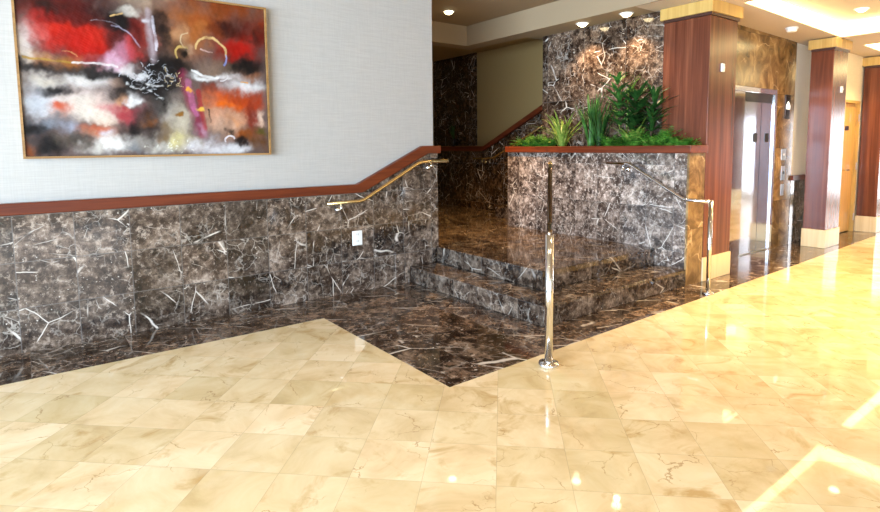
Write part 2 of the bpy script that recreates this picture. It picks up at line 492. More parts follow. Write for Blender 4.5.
bx(b, R1[0], R1[1], R1[2], R1[3], 3.14, 3.3); bx(b, R2[0], R2[1], R1[2], R1[3], 3.10, 3.3)
struct(link('ceiling', b, M['ceil']), 'recessed ceiling panels')

# ------------------------------------------------------------------ recess fascias made to glow in place of hidden cove lamps
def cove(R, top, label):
    o = empty('glowing_fascia', (R[0], R[3], 3.0), label, 'glowing fascia', 'glowing fascias round the ceiling recesses')
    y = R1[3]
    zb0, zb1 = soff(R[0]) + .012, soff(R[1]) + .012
    link('fascia_glow', prism(bmesh.new(), [(R[0] + .02, zb0), (R[1] - .02, zb1), (R[1] - .02, top), (R[0] + .02, top)], 'y', y - .02, y - .002), M['cove'], o)
    link('fascia_glow', box(R[1] - .02, R[1] - .002, R[2] + .03, y - .03, zb1, top), M['cove'], o)
    link('fascia_glow', prism(bmesh.new(), [(R[0] + .02, zb0), (R[1] - .02, zb1), (R[1] - .02, top), (R[0] + .02, top)], 'y', R[2] + .002, R[2] + .02), M['cove'], o)
    link('fascia_glow', box(R[0] + .002, R[0] + .02, R[2] + .03, y - .03, zb0, top), M['cove'], o)
cove(R1, 3.135, 'fascia made to glow as if cove lit, round the ceiling recess nearest the large wooden column')
cove(R2, 3.095, 'fascia made to glow as if cove lit, round the farther ceiling recess beyond the second column')

# ------------------------------------------------------------------ steps
st = empty('marble_steps', (3.33, 3.05, 0), 'two dark polished marble steps wrapping the corner up to the landing', 'steps')
low = [(3.33, 3.05), (5.49, 3.05), (5.49, 3.418), (3.708, 3.418), (3.708, 5.03), (3.33, 5.03)]
link('step', prism(bmesh.new(), low, 'z', 0.001, ST), M['step'], st, bevel=.007)
land = [(3.70, 3.41), (5.49, 3.41), (5.49, 5.76), (BX - .105, 5.76), (BX - .105, 8.98), (2.22, 8.98), (2.22, 5.40), (3.77, 5.40), (3.77, 5.03), (3.70, 5.03)]
link('landing', prism(bmesh.new(), land, 'z', ST + .001, LAND), M['step'], st, bevel=.007)
sk = [(3.14, .001), (3.325, .001), (3.325, ST + .004), (3.695, ST + .004), (3.695, LAND + .006), (3.14, LAND + .006)]
link('skirting', prism(bmesh.new(), sk, 'y', 5.031, 5.0495), M['wain'], st, bevel=.003)
# alcove flight rising behind the planter
fl = empty('stair_flight', (6.25, 6.6, LAND), 'marble stair flight climbing behind the planter wall', 'stairs')
for k in range(9):
    link('tread', box(5.99, BX - .12, 6.55 - .3 * (k + 1), 6.55 - .3 * k - .002, LAND + .001, LAND + .165 * (k + 1)) if k > 3 else
         box(5.99, BX - .12, 5.75 - .3 * (k + 1) + .8, 5.75 - .3 * k + .798, LAND + .001, LAND + .165 * (k + 1)), M['step'], fl)

# ------------------------------------------------------------------ planter
pl = empty('marble_planter', (5.5, 4.4, 0), 'long dark marble planter box with mahogany cap beside the steps', 'planter')
b = bmesh.new()
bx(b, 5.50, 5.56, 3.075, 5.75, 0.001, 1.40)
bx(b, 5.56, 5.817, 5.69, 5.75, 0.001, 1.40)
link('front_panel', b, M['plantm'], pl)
link('end_panel', box(5.501, 5.817, 3.052, 3.0745, 0.001, 1.40), M['endm'], pl)
b = bmesh.new()
prism(b, [(5.47, 3.02), (5.817, 3.02), (5.817, 3.10), (5.57, 3.10), (5.57, 5.70), (5.817, 5.70), (5.817, 5.78), (5.47, 5.78)], 'z', 1.401, 1.482)
link('cap', b, M['raily'], pl, bevel=.008)
b = bmesh.new()
sx, sy = 8, 60
xs = np.linspace(5.562, 5.815, sx); ys = np.linspace(3.102, 5.688, sy)
g = [[b.verts.new((x, y, 1.41 + .02 * math.sin(7 * y + 5 * x) * math.cos(13 * y))) for x in xs] for y in ys]
for i in range(sy - 1):
    for j in range(sx - 1):
        b.faces.new((g[i][j], g[i][j + 1], g[i + 1][j + 1], g[i + 1][j]))
so = link('soil', b, M['soil'], pl, smooth=True); so['kind'] = 'stuff'

# ------------------------------------------------------------------ columns
def column(x0, x1, y0, y1, zcap, ztop, label, base_z=.262):
    o = empty('wood_column', ((x0 + x1) / 2, (y0 + y1) / 2, 0), label, 'column', 'wood clad columns of the lobby')
    link('shaft', box(x0, x1, y0, y1, base_z, zcap - .03), M['mahog'], o, bevel=.004)
    link('base', box(x0 - .012, x1 + .012, y0 - .012, y1 + .012 if y1 < 3.25 else y1, 0.001, base_z - .001), M['maplebase'], o, bevel=.004)
    link('molding', box(x0 - .015, x1 + .015, y0 - .015, y1, zcap - .029, zcap - .001), M['darkwood'], o)
    link('capital', box(x0 - .035, x1 + .045, y0 - .035, y1 + .03, zcap, ztop), M['maple'], o, bevel=.004)
    return o
column(5.832, 6.42, 3.05, 3.582, 2.872, soff(6.0) - .002, 'largest mahogany veneered column at the end of the planter')
column(8.98, 9.50, 2.955, 3.235, 2.80, soff(9.55) - .002, 'mahogany column between the elevator and the maple door')
column(11.18, 11.8, 2.96, 3.235, 2.74, soff(11.85) - .002, 'farthest mahogany column, beyond the maple door')
column(15.1, 15.5, -.62, -.2, 2.74, soff(15.55) - .002, 'mahogany column standing before the end wall, seen only as a reflection')

def plate(x, y, z, w, h, label):
    o = empty('wall_sensor', (x, y, z), label, 'sensor', 'small white sensors on the columns')
    link('housing', box(x - w / 2, x + w / 2, y - .02, y - .0005, z - h / 2, z + h / 2), M['white'], o, bevel=.006)
    link('lens', lathe(bmesh.new(), [(.0, .012), (.012, .010), (.018, 0)], (x, y - .02, z), (0, -1, 0), 16), M['white'], o, smooth=True)
plate(6.10, 3.05, 2.315,   .062, .09, 'small white sensor on the largest column')
plate(9.29, 2.955, 2.24, .062, .09, 'small white sensor on the second column, by the maple door')

# ------------------------------------------------------------------ elevator
el = empty('elevator', (7.8, EY, 0), 'polished steel elevator with two sliding doors in golden marble', 'elevator')
b = bmesh.new()
bx(b, 8.36, 8.419, EY - .015, EY + .08, 0.002, 2.16)
bx(b, 7.171, 8.419, EY - .015, EY + .08, 2.161, 2.229)
link('door_frame', b, M['steel'], el, bevel=.004)
link('side_panel', box(7.171, 7.50, EY - .005, EY + .12, 0.002, 2.16), M['steel'], el)
link('header', box(7.501, 8.359, EY + .004, EY + .08, 2.04, 2.16), M['dkglass'], el)
dl = link('door_leaf', box(7.503, 7.995, EY + .006, EY + .05, 0.012, 2.039), M['door'], el)
link('plaque', box(7.79, 7.90, EY + .001, EY + .0055, 1.51, 1.63), M['black'], dl)
dr = link('door_leaf', box(8.007, 8.357, EY + .006, EY + .05, 0.012, 2.039), M['door'], el)
link('plaque', box(8.13, 8.24, EY + .001, EY + .0055, 1.51, 1.63), M['black'], dr)
link('sill', box(7.50, 8.36, EY - .01, EY + .12, 0.0005, .0115), M['satin'], el)
link('shaft_back', box(7.171, 8.419, EY + .13, EY + .2, 0.002, 2.229), M['black'], el)

o = empty('elevator_lantern', (8.78, EY, 2.0), 'tall dark elevator lantern with a lit white arrow, right of the doors', 'indicator light')
link('housing', box(8.70, 8.85, EY - .018, EY - .0005, 1.84, 2.18), M['bronze'], o, bevel=.003)
link('arrow', prism(bmesh.new(), [(8.715, 1.975), (8.835, 1.975), (8.835, 2.03), (8.775, 2.09), (8.715, 2.03)], 'y', EY - .022, EY - .0185), M['sign'], o)
o = empty('call_button_plate', (8.75, EY, 1.33), 'steel call button plate below the lantern, topmost of three plates', 'button plate')
link('plate', box(8.66, 8.80, EY - .010, EY - .0005, 1.25, 1.41), M['satin'], o, bevel=.003)
link('button', lathe(bmesh.new(), [(0, .008), (.018, .008), (.02, 0)], (8.73, EY - .010, 1.33), (0, -1, 0), 20), M['white'], o)
o = empty('key_switch_plate', (8.74, EY, 1.06), 'middle one of three plates beside the elevator, with dark key switch', 'switch plate')
link('plate', box(8.68, 8.79, EY - .010, EY - .0005, .96, 1.165), M['satin'], o, bevel=.003)
link('key_switch', lathe(bmesh.new(), [(0, .008), (.022, .008), (.024, 0)], (8.735, EY - .010, 1.07), (0, -1, 0), 20), M['black'], o)
o = link('notice_plate', box(8.69, 8.78, EY - .008, EY - .0005, .74, .905), M['satin'], None, bevel=.003)
tag(o, 'lowest grey plate on the marble beside the elevator', 'notice plate')

# ------------------------------------------------------------------ maple door
d = struct(link('door_1', box(10.475, 11.085, 3.30, 3.345, .012, 2.125), M['mapledoor'], None, bevel=.003), 'plain maple door beside the second column')
b = bmesh.new()
bx(b, 10.431, 10.472, 3.25, 3.36, 0.001, 2.169); bx(b, 11.088, 11.129, 3.25, 3.36, 0.001, 2.169); bx(b, 10.472, 11.088, 3.25, 3.36, 2.128, 2.169)
struct(link('trim_9', b, M['maple']), 'maple door frame')
def kid(name, b, m):
    o = link(name, b, m); o.parent = d; return o
kid('kick_plate', box(10.50, 11.06, 3.296, 3.2995, .03, .36), M['mapledoor'])
kid('sign', box(10.62, 10.80, 3.292, 3.2995, 1.69, 1.76), M['bronze'])
kb = tube(bmesh.new(), round_path([(10.56, 3.299, 1.05), (10.56, 3.23, 1.05), (10.70, 3.23, 1.05)], .02), .011)
lathe(kb, [(0, .012), (.03, .012), (.032, 0)], (10.56, 3.2995, 1.05), (0, -1, 0), 20)
kid('handle', kb, M['chrome'])
for z in (.25, 1.1, 1.9):
    kid('hinge', box(11.07, 11.10, 3.236, 3.2495, z - .06, z + .06), M['satin'])

# ------------------------------------------------------------------ handrails
def bracket(p, wall, axis, mat, parent):
    """rosette on the wall, arm up to the rail"""
    p = Vector(p); w = Vector(wall)
    b = bmesh.new()
    lathe(b, [(0, .030), (.016, .028), (.029, .017), (.032, 0)], w, axis, 24)
    tube(b, round_path([w + Vector(axis) * .02, Vector((p.x, p.y, w.z)) , p], .02), .008, 10)
    return link('bracket', b, mat, parent, smooth=True)
h = empty('brass_handrail', (2.33, 4.985, .95), 'brass handrail on the marble wall left of the steps', 'handrail')
pts = [(2.335, 4.985, .945), (2.725, 4.985, .950), (3.449, 4.985, 1.329), (3.83, 4.985, 1.331)]
link('rail', tube(bmesh.new(), round_path(pts, .05), .0185, 18), M['brass'], h, smooth=True)
bracket((2.485, 4.985, .935), (2.485, 5.0495, .872), (0, -1, 0), M['chrome'], h)
bracket((3.60, 4.985, 1.318), (3.60, 5.0495, 1.262), (0, -1, 0), M['chrome'], h)

h = empty('chrome_handrail', (5.4, 2.745, 0), 'chrome handrail along the planter with its post by the largest column', 'handrail')
pts = [(5.4, 2.745, .924), (5.4, 3.041, .926), (5.4, 3.70, 1.279), (5.4, 4.0, 1.285)]
link('rail', tube(bmesh.new(), round_path(pts, .04), .0175, 18), M['chrome'], h, smooth=True)
b = tube(bmesh.new(), [(5.385, 2.752, .028), (5.385, 2.752, .925)], .022, 20)
lathe(b, [(.022, 0), (.020, .012), (0, .018)], (5.385, 2.752, .925))
link('post', b, M['chrome'], h, smooth=True)
link('flange', lathe(bmesh.new(), [(0, .001), (.055, .001), (.055, .014), (.045, .024), (.022, .028), (0, .028)], (5.385, 2.752, 0)), M['chrome'], h, smooth=True)
bracket((5.4, 3.776, 1.268), (5.4995, 3.776, 1.215), (-1, 0, 0), M['chrome'], h)

ux, uy = .7432, .6691
def along(s, z): return (2.765 + ux * s, 2.4895 + uy * s, z)
h = empty('corner_handrail', (2.765, 2.4895, 0), 'steel handrail running away over the corner of the steps, its post on the cream floor', 'handrail')
link('rail', tube(bmesh.new(), round_path([along(0, .90), along(.0, .925), along(.22, .930), along(1.02, 1.30), along(1.60, 1.307)], .05), .019, 18), M['railsteel'], h, smooth=True)
link('rail_end', tube(bmesh.new(), [along(1.601, 1.307), along(2.15, 1.315)], .0195, 18), M['brass'], h, smooth=True)['label'] = 'upper end coloured like its gold reflection'  # gold reflection on the steel rail, set as a brass coloured piece
b = tube(bmesh.new(), [along(0, .04), along(0, .905)], .028, 24)
link('post', b, M['chrome'], h, smooth=True)
link('flange', lathe(bmesh.new(), [(0, .001), (.068, .001), (.070, .012), (.066, .030), (.030, .040), (0, .040)], along(0, 0)), M['chrome'], h, smooth=True)
b = tube(bmesh.new(), [along(1.85, LAND + .03), along(1.85, 1.30)], .021, 20)
link('post', b, M['chrome'], h, smooth=True)
link('flange', lathe(bmesh.new(), [(0, .001), (.055, .001), (.055, .014), (.022, .030), (0, .030)], along(1.85, LAND)), M['chrome'], h, smooth=True)

h = empty('stair_handrail', (BX - .2, 7.5, 1.28), 'small brass handrail on the wall of the alcove stair', 'handrail')
pts = [(BX - .19, 7.58, 1.275), (BX - .19, 7.08, 1.28), (BX - .19, 4.8, 2.30)]
link('rail', tube(bmesh.new(), round_path(pts, .05), .018, 14), M['brass'], h, smooth=True)
bracket((BX - .19, 7.35, 1.265), (BX - .1005, 7.35, 1.21), (-1, 0, 0), M['brass'], h)

# ------------------------------------------------------------------ outlet, smoke detector
o = empty('wall_outlet', (2.69, 5.05, .562), 'white electrical outlet on the dark marble below the brass handrail', 'outlet')
link('cover_plate', box(2.635, 2.748, 5.042, 5.0495, .487, .638), M['white'], o, bevel=.003)
for z in (.527, .598):
    s = link('socket', box(2.672, 2.711, 5.039, 5.0415, z - .022, z + .022), M['white'], o, bevel=.002)
    b = bmesh.new(); bx(b, 2.681, 2.684, 5.0375, 5.0388, z - .004, z + .012); bx(b, 2.699, 2.702, 5.0375, 5.0388, z - .004, z + .012)
    link('slot', b, M['slot'], s)
zc = soff(7.95)
o = empty('smoke_detector', (7.95, 3.10, zc), 'white smoke detector on the ceiling above the elevator', 'smoke detector')
link('base', lathe(bmesh.new(), [(0, 0), (.075, 0), (.075, .018), (0, .018)], (7.95, 3.10, zc - .003), (0, 0, -1)), M['white'], o)
link('head', lathe(bmesh.new(), [(.062, 0), (.062, .02), (.05, .035), (0, .04)], (7.95, 3.10, zc - .0215), (0, 0, -1)), M['white'], o)

# ------------------------------------------------------------------ downlights
def downlight(x, y, z, label, power, col=(1, .78, .45), r=.065, angle=110, name='recessed_downlight'):
    o = empty(name, (x, y, z), label, 'ceiling light', 'recessed downlights')
    link('trim_ring', lathe(bmesh.new(), [(r, 0), (r * 1.28, 0), (r * 1.25, .006), (r, .010), (r, 0)], (x, y, z - .0005), (0, 0, -1)), M['white'], o, smooth=True)
    link('lens', lathe(bmesh.new(), [(0, .042), (r * .30, .040), (r * .55, .033), (r * .75, .022), (r * .88, .008), (r * .9, .004)], (x, y, z - .0005), (0, 0, -1)), M['glow'], o, smooth=True)
    L = bpy.data.lights.new('downlight_beam', 'SPOT'); L.energy = power; L.color = col
    L.spot_size = math.radians(angle); L.spot_blend = .8; L.shadow_soft_size = .04
    lo = bpy.data.objects.new('downlight_beam', L); COL.objects.link(lo); lo.location = (x, y, z - .10)
    return o
downlight(4.64, 5.99, UP, 'bright downlight in the dim raised ceiling over the landing', 650, (1, .55, .17))
downlight(5.64, 4.57, SOF, 'left one of two downlights in the soffit over the planter', 85, (1, .70, .42), angle=120)
downlight(5.64, 3.94, SOF, 'right one of two downlights in the soffit over the planter', 85, (1, .70, .42), angle=120)
downlight(8.38, 2.49, 3.14, 'downlight inside the nearer bright ceiling recess', 230, (1, .655, .27))
downlight(7.0, 1.6, 3.14, 'added downlight inside the nearer recess, toward the large column', 330, (1, .655, .27))  # unseen lamp, added to warm the column face and floor
downlight(10.6, 2.45, 3.10, 'downlight in the farther bright ceiling recess', 250, (1, .655, .27))
downlight(12.4, 1.6, 3.10, 'added downlight in the far end of the farther recess', 280, (1, .67, .30))  # unseen lamp, added for more warm light at the far right
downlight(5.86, 1.75, SOF, 'added downlight in the soffit before the large column, out of the picture', 560, (1, .68, .30))  # lamp added out of view to turn the column face orange
for (x, y) in ((6.0, -.6), (8.2, -.6), (10.4, -.6)):  # extra lamps out of view, added to overexpose the right-hand floor
    downlight(x, y, soff(x), 'added downlight in the lower ceiling out of the picture at %s' % {6.0: 'its near end', 8.2: 'its middle', 10.4: 'its far end'}[x], 250, (1, .67, .30))
for (x, y, w) in ((1.2, 2.2, 'over the cream floor'), (2.6, .8, 'toward the lobby middle'), (.2, .6, 'over the camera spot'), (3.6, 1.2, 'toward the elevators')):  # unseen lamps added to warm the cream floor
    downlight(x, y, UP, 'added downlight in the raised ceiling out of the picture, ' + w, 62, (1, .77, .51))

# ------------------------------------------------------------------ painting
def painting():
    X0, X1, Z0, Z1 = .0, 1.80, 1.452, 2.74
    o = empty('framed_painting', ((X0 + X1) / 2, 5.05, Z0), 'large abstract painting in red, orange, black and white in a thin gilt frame', 'painting')
    f = .016
    b = bmesh.new()
    for (a0, a1, c0, c1) in ((X0 - f, X1 + f, Z0 - f, Z0), (X0 - f, X1 + f, Z1, Z1 + f), (X0 - f, X0, Z0, Z1), (X1, X1 + f, Z0, Z1)):
        bx(b, a0, a1, 5.030, 5.0895, c0, c1)
    link('frame', b, M['frame'], o)
    nx, nz = 380, 272
    # paint in the frame's own units: u 0..245 across, v 0 at the foot going up (1 unit = 7.35 mm)
    U, V = np.meshgrid(np.linspace(0, 245, nx), np.linspace(0, (Z1 - Z0) / (X1 - X0) * 245, nz))
    rng = np.random.RandomState(3)
    def fbm(s, seed):
        r = np.random.RandomState(seed); out = np.zeros_like(U); amp = 1.0
        for k in range(5):
            for j in range(4):
                a = r.uniform(0, 2 * PI); ph = r.uniform(0, 2 * PI); q = s * 2 ** k * r.uniform(.7, 1.3)
                out += amp * np.sin(q * (U * math.cos(a) + V * math.sin(a)) + ph)
            amp *= .55
        return out / 4
    wx = fbm(.035, 1) * 7 + fbm(.10, 4) * 5.5 + fbm(.28, 14) * 3.0; wy = fbm(.035, 2) * 6 + fbm(.10, 5) * 5.0 + fbm(.28, 15) * 3.0
    tex = fbm(.10, 6); tex2 = fbm(.3, 7)
    Uw, Vw = U + wx, V + wy
    img = np.zeros(U.shape + (3,)); img[:] = (.16, .11, .10)
    def srgb(c): return np.array([((x / 255) / 12.92 if x < 10 else ((x / 255 + .055) / 1.055) ** 2.4) for x in c])
    def blend(a, c):
        nonlocal img
        a = np.clip(a, 0, 1)[..., None]
        img = img * (1 - a) + srgb(c) * a
    def blob(u, py, ru, rv, c, a=1.0, p=1.35):
        ru, rv = ru * .86, rv * 1.0
        v = 156 - py
        d = ((Uw - u) / ru) ** 2 + ((Vw - v) / rv) ** 2
        blend(a * np.exp(-(d ** p) * .9) * np.clip(.94 + .48 * tex + .22 * tex2, .12, 1.15), c)
    def stroke(pts, w, c, a=1.0, soft=.5):
        d = np.full(U.shape, 1e9)
        for (x0, y0), (x1, y1) in zip(pts, pts[1:]):
            y0, y1 = 156 - y0, 156 - y1
            dx, dy = x1 - x0, y1 - y0; L = dx * dx + dy * dy + 1e-9
            t = np.clip(((U + wx * .3 - x0) * dx + (V + wy * .3 - y0) * dy) / L, 0, 1)
            d = np.minimum(d, np.hypot(U + wx * .3 - x0 - t * dx, V + wy * .3 - y0 - t * dy))
        blend(a * np.clip((w - d) / (w * soft) , 0, 1) * np.clip(.85 + .5 * tex2, .2, 1), c)
    def arc(cu, cy, r, a0, a1, w, c, a=1.0, n=14, sq=1.0):
        stroke([(cu + r * math.cos(math.radians(a0 + (a1 - a0) * k / n)), cy - sq * r * math.sin(math.radians(a0 + (a1 - a0) * k / n))) for k in range(n + 1)], w, c, a)
    K, W = (22, 16, 18), (232, 228, 226)
    # top, above and along the upper edge
    blob(30, -25, 90, 30, (70, 22, 16)); blob(200, -25, 80, 30, (140, 70, 30)); blob(110, -30, 30, 24, (190, 170, 150))
    blob(10, 4, 30, 14, (90, 40, 20)); blob(40, 8, 40, 16, (120, 24, 16)); blob(75, 8, 38, 16, K)
    # red field
    blob(35, 22, 48, 17, (170, 24, 12)); blob(54, 34, 30, 17, (190, 34, 12)); blob(20, 28, 18, 10, (176, 30, 20))
    blob(88, 18, 26, 12, K, .9); blob(78, 32, 14, 8, (60, 14, 12), .8); blob(100, 42, 14, 12, (190, 30, 22)); blob(112, 28, 14, 22, (150, 34, 28), .8)
    blob(6, 38, 13, 12, (226, 214, 208), .9); blob(30, 56, 26, 9, (176, 110, 56), .9); blob(8, 54, 14, 7, (220, 206, 190), .8)
    blob(72, 54, 20, 8, (206, 150, 180), .9); blob(92, 44, 12, 8, (196, 150, 176), .85); blob(84, 60, 22, 6, (232, 222, 226), .9)
    # white comb shape at the top
    blob(96, 1, 18, 7, (214, 206, 196), 1, 2)
    # orange brown middle right
    blob(160, 14, 34, 26, (176, 108, 56)); blob(146, 30, 18, 16, (190, 140, 100), .7); blob(180, 6, 28, 12, (160, 84, 36)); blob(132, 14, 8, 22, (40, 26, 22), .9)
    blob(220, 10, 30, 14, (96, 26, 16)); blob(216, 30, 22, 12, (180, 28, 12)); blob(240, 8, 16, 12, (150, 60, 30)); blob(224, 48, 30, 10, (44, 14, 12), .9); blob(240, 30, 14, 14, (110, 22, 14), .8)
    blob(196, 36, 16, 10, (120, 40, 22), .7); blob(196, 52, 26, 9, (150, 128, 110), .9); blob(226, 62, 18, 5, (150, 92, 50), .8)
    # black centre
    blob(124, 58, 20, 14, K); blob(150, 54, 20, 9, (40, 28, 16), .9); blob(118, 76, 26, 16, K); blob(90, 68, 30, 8, (26, 26, 34), .95)
    blob(30, 64, 34, 6, K, .95); blob(64, 66, 26, 7, K, .95); blob(4, 64, 10, 6, K, .9); blob(96, 84, 22, 12, K, .9); blob(138, 70, 12, 12, (30, 20, 16), .9)
    # grey and white clouds, lower left
    blob(20, 80, 24, 11, (196, 190, 186)); blob(56, 78, 22, 10, (214, 208, 206)); blob(80, 80, 12, 8, (206, 170, 150), .9)
    blob(16, 100, 18, 16, (206, 206, 212)); blob(46, 100, 30, 14, (214, 196, 190)); blob(24, 90, 16, 6, (70, 62, 62), .9)
    blob(84, 88, 14, 6, (30, 26, 30), .9); blob(44, 108, 26, 10, (226, 214, 204)); blob(76, 108, 22, 12, (222, 196, 184)); blob(32, 111, 9, 6, (200, 104, 80), .9)
    blob(76, 106, 10, 6, (196, 80, 96), .9); blob(94, 114, 10, 10, (190, 74, 90), .85); blob(98, 98, 9, 8, (226, 222, 222), .95)
    blob(12, 132, 16, 10, (60, 60, 66), .95); blob(22, 126, 14, 7, (150, 156, 168), .8); blob(40, 130, 10, 8, (176, 186, 206), .8); blob(66, 134, 18, 8, (196, 132, 100), .85)
    blob(26, 149, 18, 8, K, .95); blob(42, 142, 14, 6, (104, 100, 80), .8); blob(2, 150, 8, 6, (150, 84, 40), .8)
    blob(78, 146, 26, 9, (230, 226, 222)); blob(97, 150, 9, 6, (90, 100, 112), .9); blob(58, 150, 10, 6, (214, 208, 200), .8); blob(72, 132, 8, 5, (214, 218, 226), .8)
    blob(102, 128, 16, 14, K, .95); blob(110, 122, 7, 5, (180, 110, 50), .9); blob(120, 104, 12, 16, (50, 44, 44), .9)
    # pale mist, lower middle
    blob(132, 112, 14, 24, (176, 168, 160)); blob(146, 120, 14, 22, (196, 186, 168), .9); blob(124, 146, 26, 9, (206, 204, 196)); blob(128, 132, 12, 7, (130, 104, 60), .7)
    blob(150, 146, 18, 8, (196, 182, 130), .7); blob(140, 140, 9, 6, (220, 208, 150), .8)
    # white sweep and orange, right
    blob(200, 62, 20, 5, (226, 222, 222), .95); blob(222, 76, 30, 9, (226, 224, 226), .95); blob(176, 62, 14, 4, (232, 232, 232), .9)
    blob(188, 78, 12, 9, (130, 52, 26), .9); blob(206, 94, 34, 12, (206, 90, 26)); blob(230, 92, 16, 8, (176, 62, 20), .9); blob(228, 116, 12, 16, (150, 52, 34), .85)
    blob(186, 114, 18, 18, (206, 156, 128), .95); blob(210, 112, 12, 8, (204, 150, 120), .9); blob(202, 118, 8, 6, (220, 140, 60), .9); blob(236, 112, 8, 10, (222, 196, 178), .9)
    blob(196, 128, 20, 12, (206, 172, 150), .9); blob(214, 134, 20, 10, (150, 84, 36), .9); blob(236, 128, 9, 6, (96, 84, 40), .9); blob(230, 146, 16, 10, (110, 70, 30), .9)
    blob(174, 150, 30, 9, (214, 210, 214)); blob(204, 152, 20, 7, (220, 220, 224)); blob(196, 131, 4, 5, (40, 26, 20), .9); blob(210, 142, 6, 6, (60, 34, 22), .9)
    # dark masses laid back over the mist
    for q in ((118, 62, 22, 15), (146, 58, 15, 9), (112, 84, 22, 11), (92, 76, 20, 9), (128, 84, 14, 14), (60, 68, 30, 6), (22, 66, 22, 5), (102, 126, 15, 13), (84, 90, 15, 6), (26, 150, 19, 8), (10, 130, 13, 9), (26, 91, 16, 6), (96, 104, 8, 8), (124, 100, 9, 14), (72, 12, 26, 13), (224, 50, 26, 9), (236, 14, 12, 8), (46, 141, 12, 5), (208, 142, 9, 7), (128, 20, 6, 24)):
        blob(*q, (20, 14, 16), .88)
    blob(20, 5, 34, 9, (56, 22, 16), .95); blob(56, 14, 26, 8, (84, 20, 14), .9); blob(82, 13, 19, 13, K, .95); blob(40, 20, 22, 6, (96, 20, 14), .85)
    blob(30, 27, 14, 7, (196, 40, 16), .95); blob(58, 33, 13, 9, (206, 44, 10), .95); blob(44, 42, 22, 6, (120, 30, 18), .85); blob(78, 36, 10, 7, (70, 16, 14), .85)
    blob(7, 40, 9, 15, (222, 208, 202), .95); blob(16, 30, 9, 7, (196, 90, 84), .8); blob(38, 55, 17, 8, (160, 104, 52), .95); blob(60, 52, 12, 6, (150, 44, 36), .8)
    blob(80, 54, 13, 6, (210, 168, 188), .9); blob(90, 46, 8, 9, (186, 120, 140), .7); blob(94, 60, 13, 5, (236, 228, 228), .95, 2); blob(104, 66, 8, 4, (226, 222, 224), .9, 2)
    blob(100, 42, 11, 8, (186, 34, 22), .8); blob(108, 26, 10, 12, (90, 22, 18), .9)
    blob(20, 78, 16, 6, (196, 186, 172), .9); blob(50, 76, 14, 6, (214, 208, 204), .9); blob(12, 104, 14, 9, (200, 204, 212), .9); blob(58, 112, 20, 6, (232, 220, 208), .9); blob(30, 109, 8, 5, (196, 92, 60), .95)
    blob(70, 118, 12, 5, (226, 206, 190), .9); blob(86, 100, 7, 6, (206, 150, 110), .9); blob(96, 101, 7, 5, (232, 230, 230), .95, 2); blob(88, 112, 9, 7, (176, 60, 70), .9); blob(64, 128, 13, 6, (196, 112, 84), .85)
    blob(150, 22, 12, 9, (196, 150, 112), .85); blob(160, 34, 8, 5, (206, 170, 140), .8); blob(176, 14, 16, 9, (170, 104, 52), .9); blob(196, 14, 12, 7, (128, 60, 26), .9); blob(206, 8, 10, 8, (60, 24, 16), .9)
    blob(240, 14, 9, 9, (120, 30, 16), .9); blob(196, 98, 14, 6, (222, 110, 30), .95); blob(216, 88, 16, 6, (176, 70, 24), .9); blob(204, 110, 8, 7, (206, 160, 132), .9); blob(222, 106, 7, 12, (136, 46, 28), .9)
    blob(146, 36, 16, 10, (60, 34, 20), .7); blob(216, 32, 14, 8, (170, 24, 10), .9); blob(52, 36, 24, 10, (186, 26, 8), .9)
    # magenta column
    stroke([(150, 66), (158, 92), (166, 132)], 9, (150, 54, 86), .85, .8); stroke([(156, 72), (162, 112)], 4, (196, 120, 160), .8)
    stroke([(167, 84), (171, 128)], 4, (170, 40, 50), .7); blob(170, 134, 8, 6, (190, 150, 170), .8)
    blob(174, 107, 6, 4, (244, 204, 92), 1, 3); blob(163, 82, 4, 3, (236, 170, 60), 1, 2); stroke([(177, 104), (178, 120)], .8, (30, 16, 16), .9)
    # silver fall from the top
    stroke([(118, -2), (119, 30), (120, 52)], 5, (190, 176, 184), .8, .9); stroke([(122, 4), (123, 40)], 1.6, (228, 224, 236), .8); blob(119, 9, 5, 4, (210, 206, 212), .9)
    # splashes at the centre
    for k in range(110):
        u = rng.normal(116, 12); y = rng.normal(70, 8) ; a = rng.uniform(0, 360); r = rng.uniform(1.5, 6)
        arc(u, y, r, a, a + rng.uniform(25, 90), rng.uniform(.35, .75), (206, 210, 220) if k % 3 else (40, 38, 44), rng.uniform(.35, .9), 4)
    for k in range(10):
        blob(rng.normal(112, 10), rng.normal(76, 6), rng.uniform(1.5, 3.5), rng.uniform(1, 2.5), (214, 214, 216), .9)
    for k in range(40):
        u = rng.normal(142, 6); y = rng.normal(72, 6); a = rng.uniform(0, 360)
        arc(u, y, rng.uniform(1, 4), a, a + 70, rng.uniform(.35, .9), (220, 200, 160) if k % 2 else (30, 22, 18), rng.uniform(.4, .9), 4)
    for k in range(30):
        u = rng.normal(134, 11); y = rng.normal(146, 4); stroke([(u, y), (u + rng.uniform(-1.5, 1.5), y + .8)], rng.uniform(.4, .9), (240, 240, 226), rng.uniform(.4, .9))
    # gold bar, arcs and scratches
    stroke([(4, 58), (50, 58.6)], 1.5, (176, 140, 64), .9); stroke([(44, 58.6), (84, 60)], 1.4, (236, 230, 230), .95)
    arc(183, 38, 17, -10, 165, 1.5, (226, 196, 140), .95); arc(183, 40, 17, -35, 0, 1.3, (150, 160, 214), .9)
    arc(151, 42, 9, 60, 215, 1.6, (206, 178, 110), .95); arc(157, 27, 8, 90, 250, .9, (220, 196, 160), .8)
    blob(156, 38, 7, 6, (30, 18, 10), .9); stroke([(172, 34), (184, 36)], 1, (230, 200, 196), .8)
    arc(72, 60, 42, 30, 80, .9, (196, 190, 214), .7); arc(70, 40, 26, 50, 110, .7, (170, 168, 180), .5); arc(36, 62, 16, 40, 90, .8, (220, 160, 110), .7)
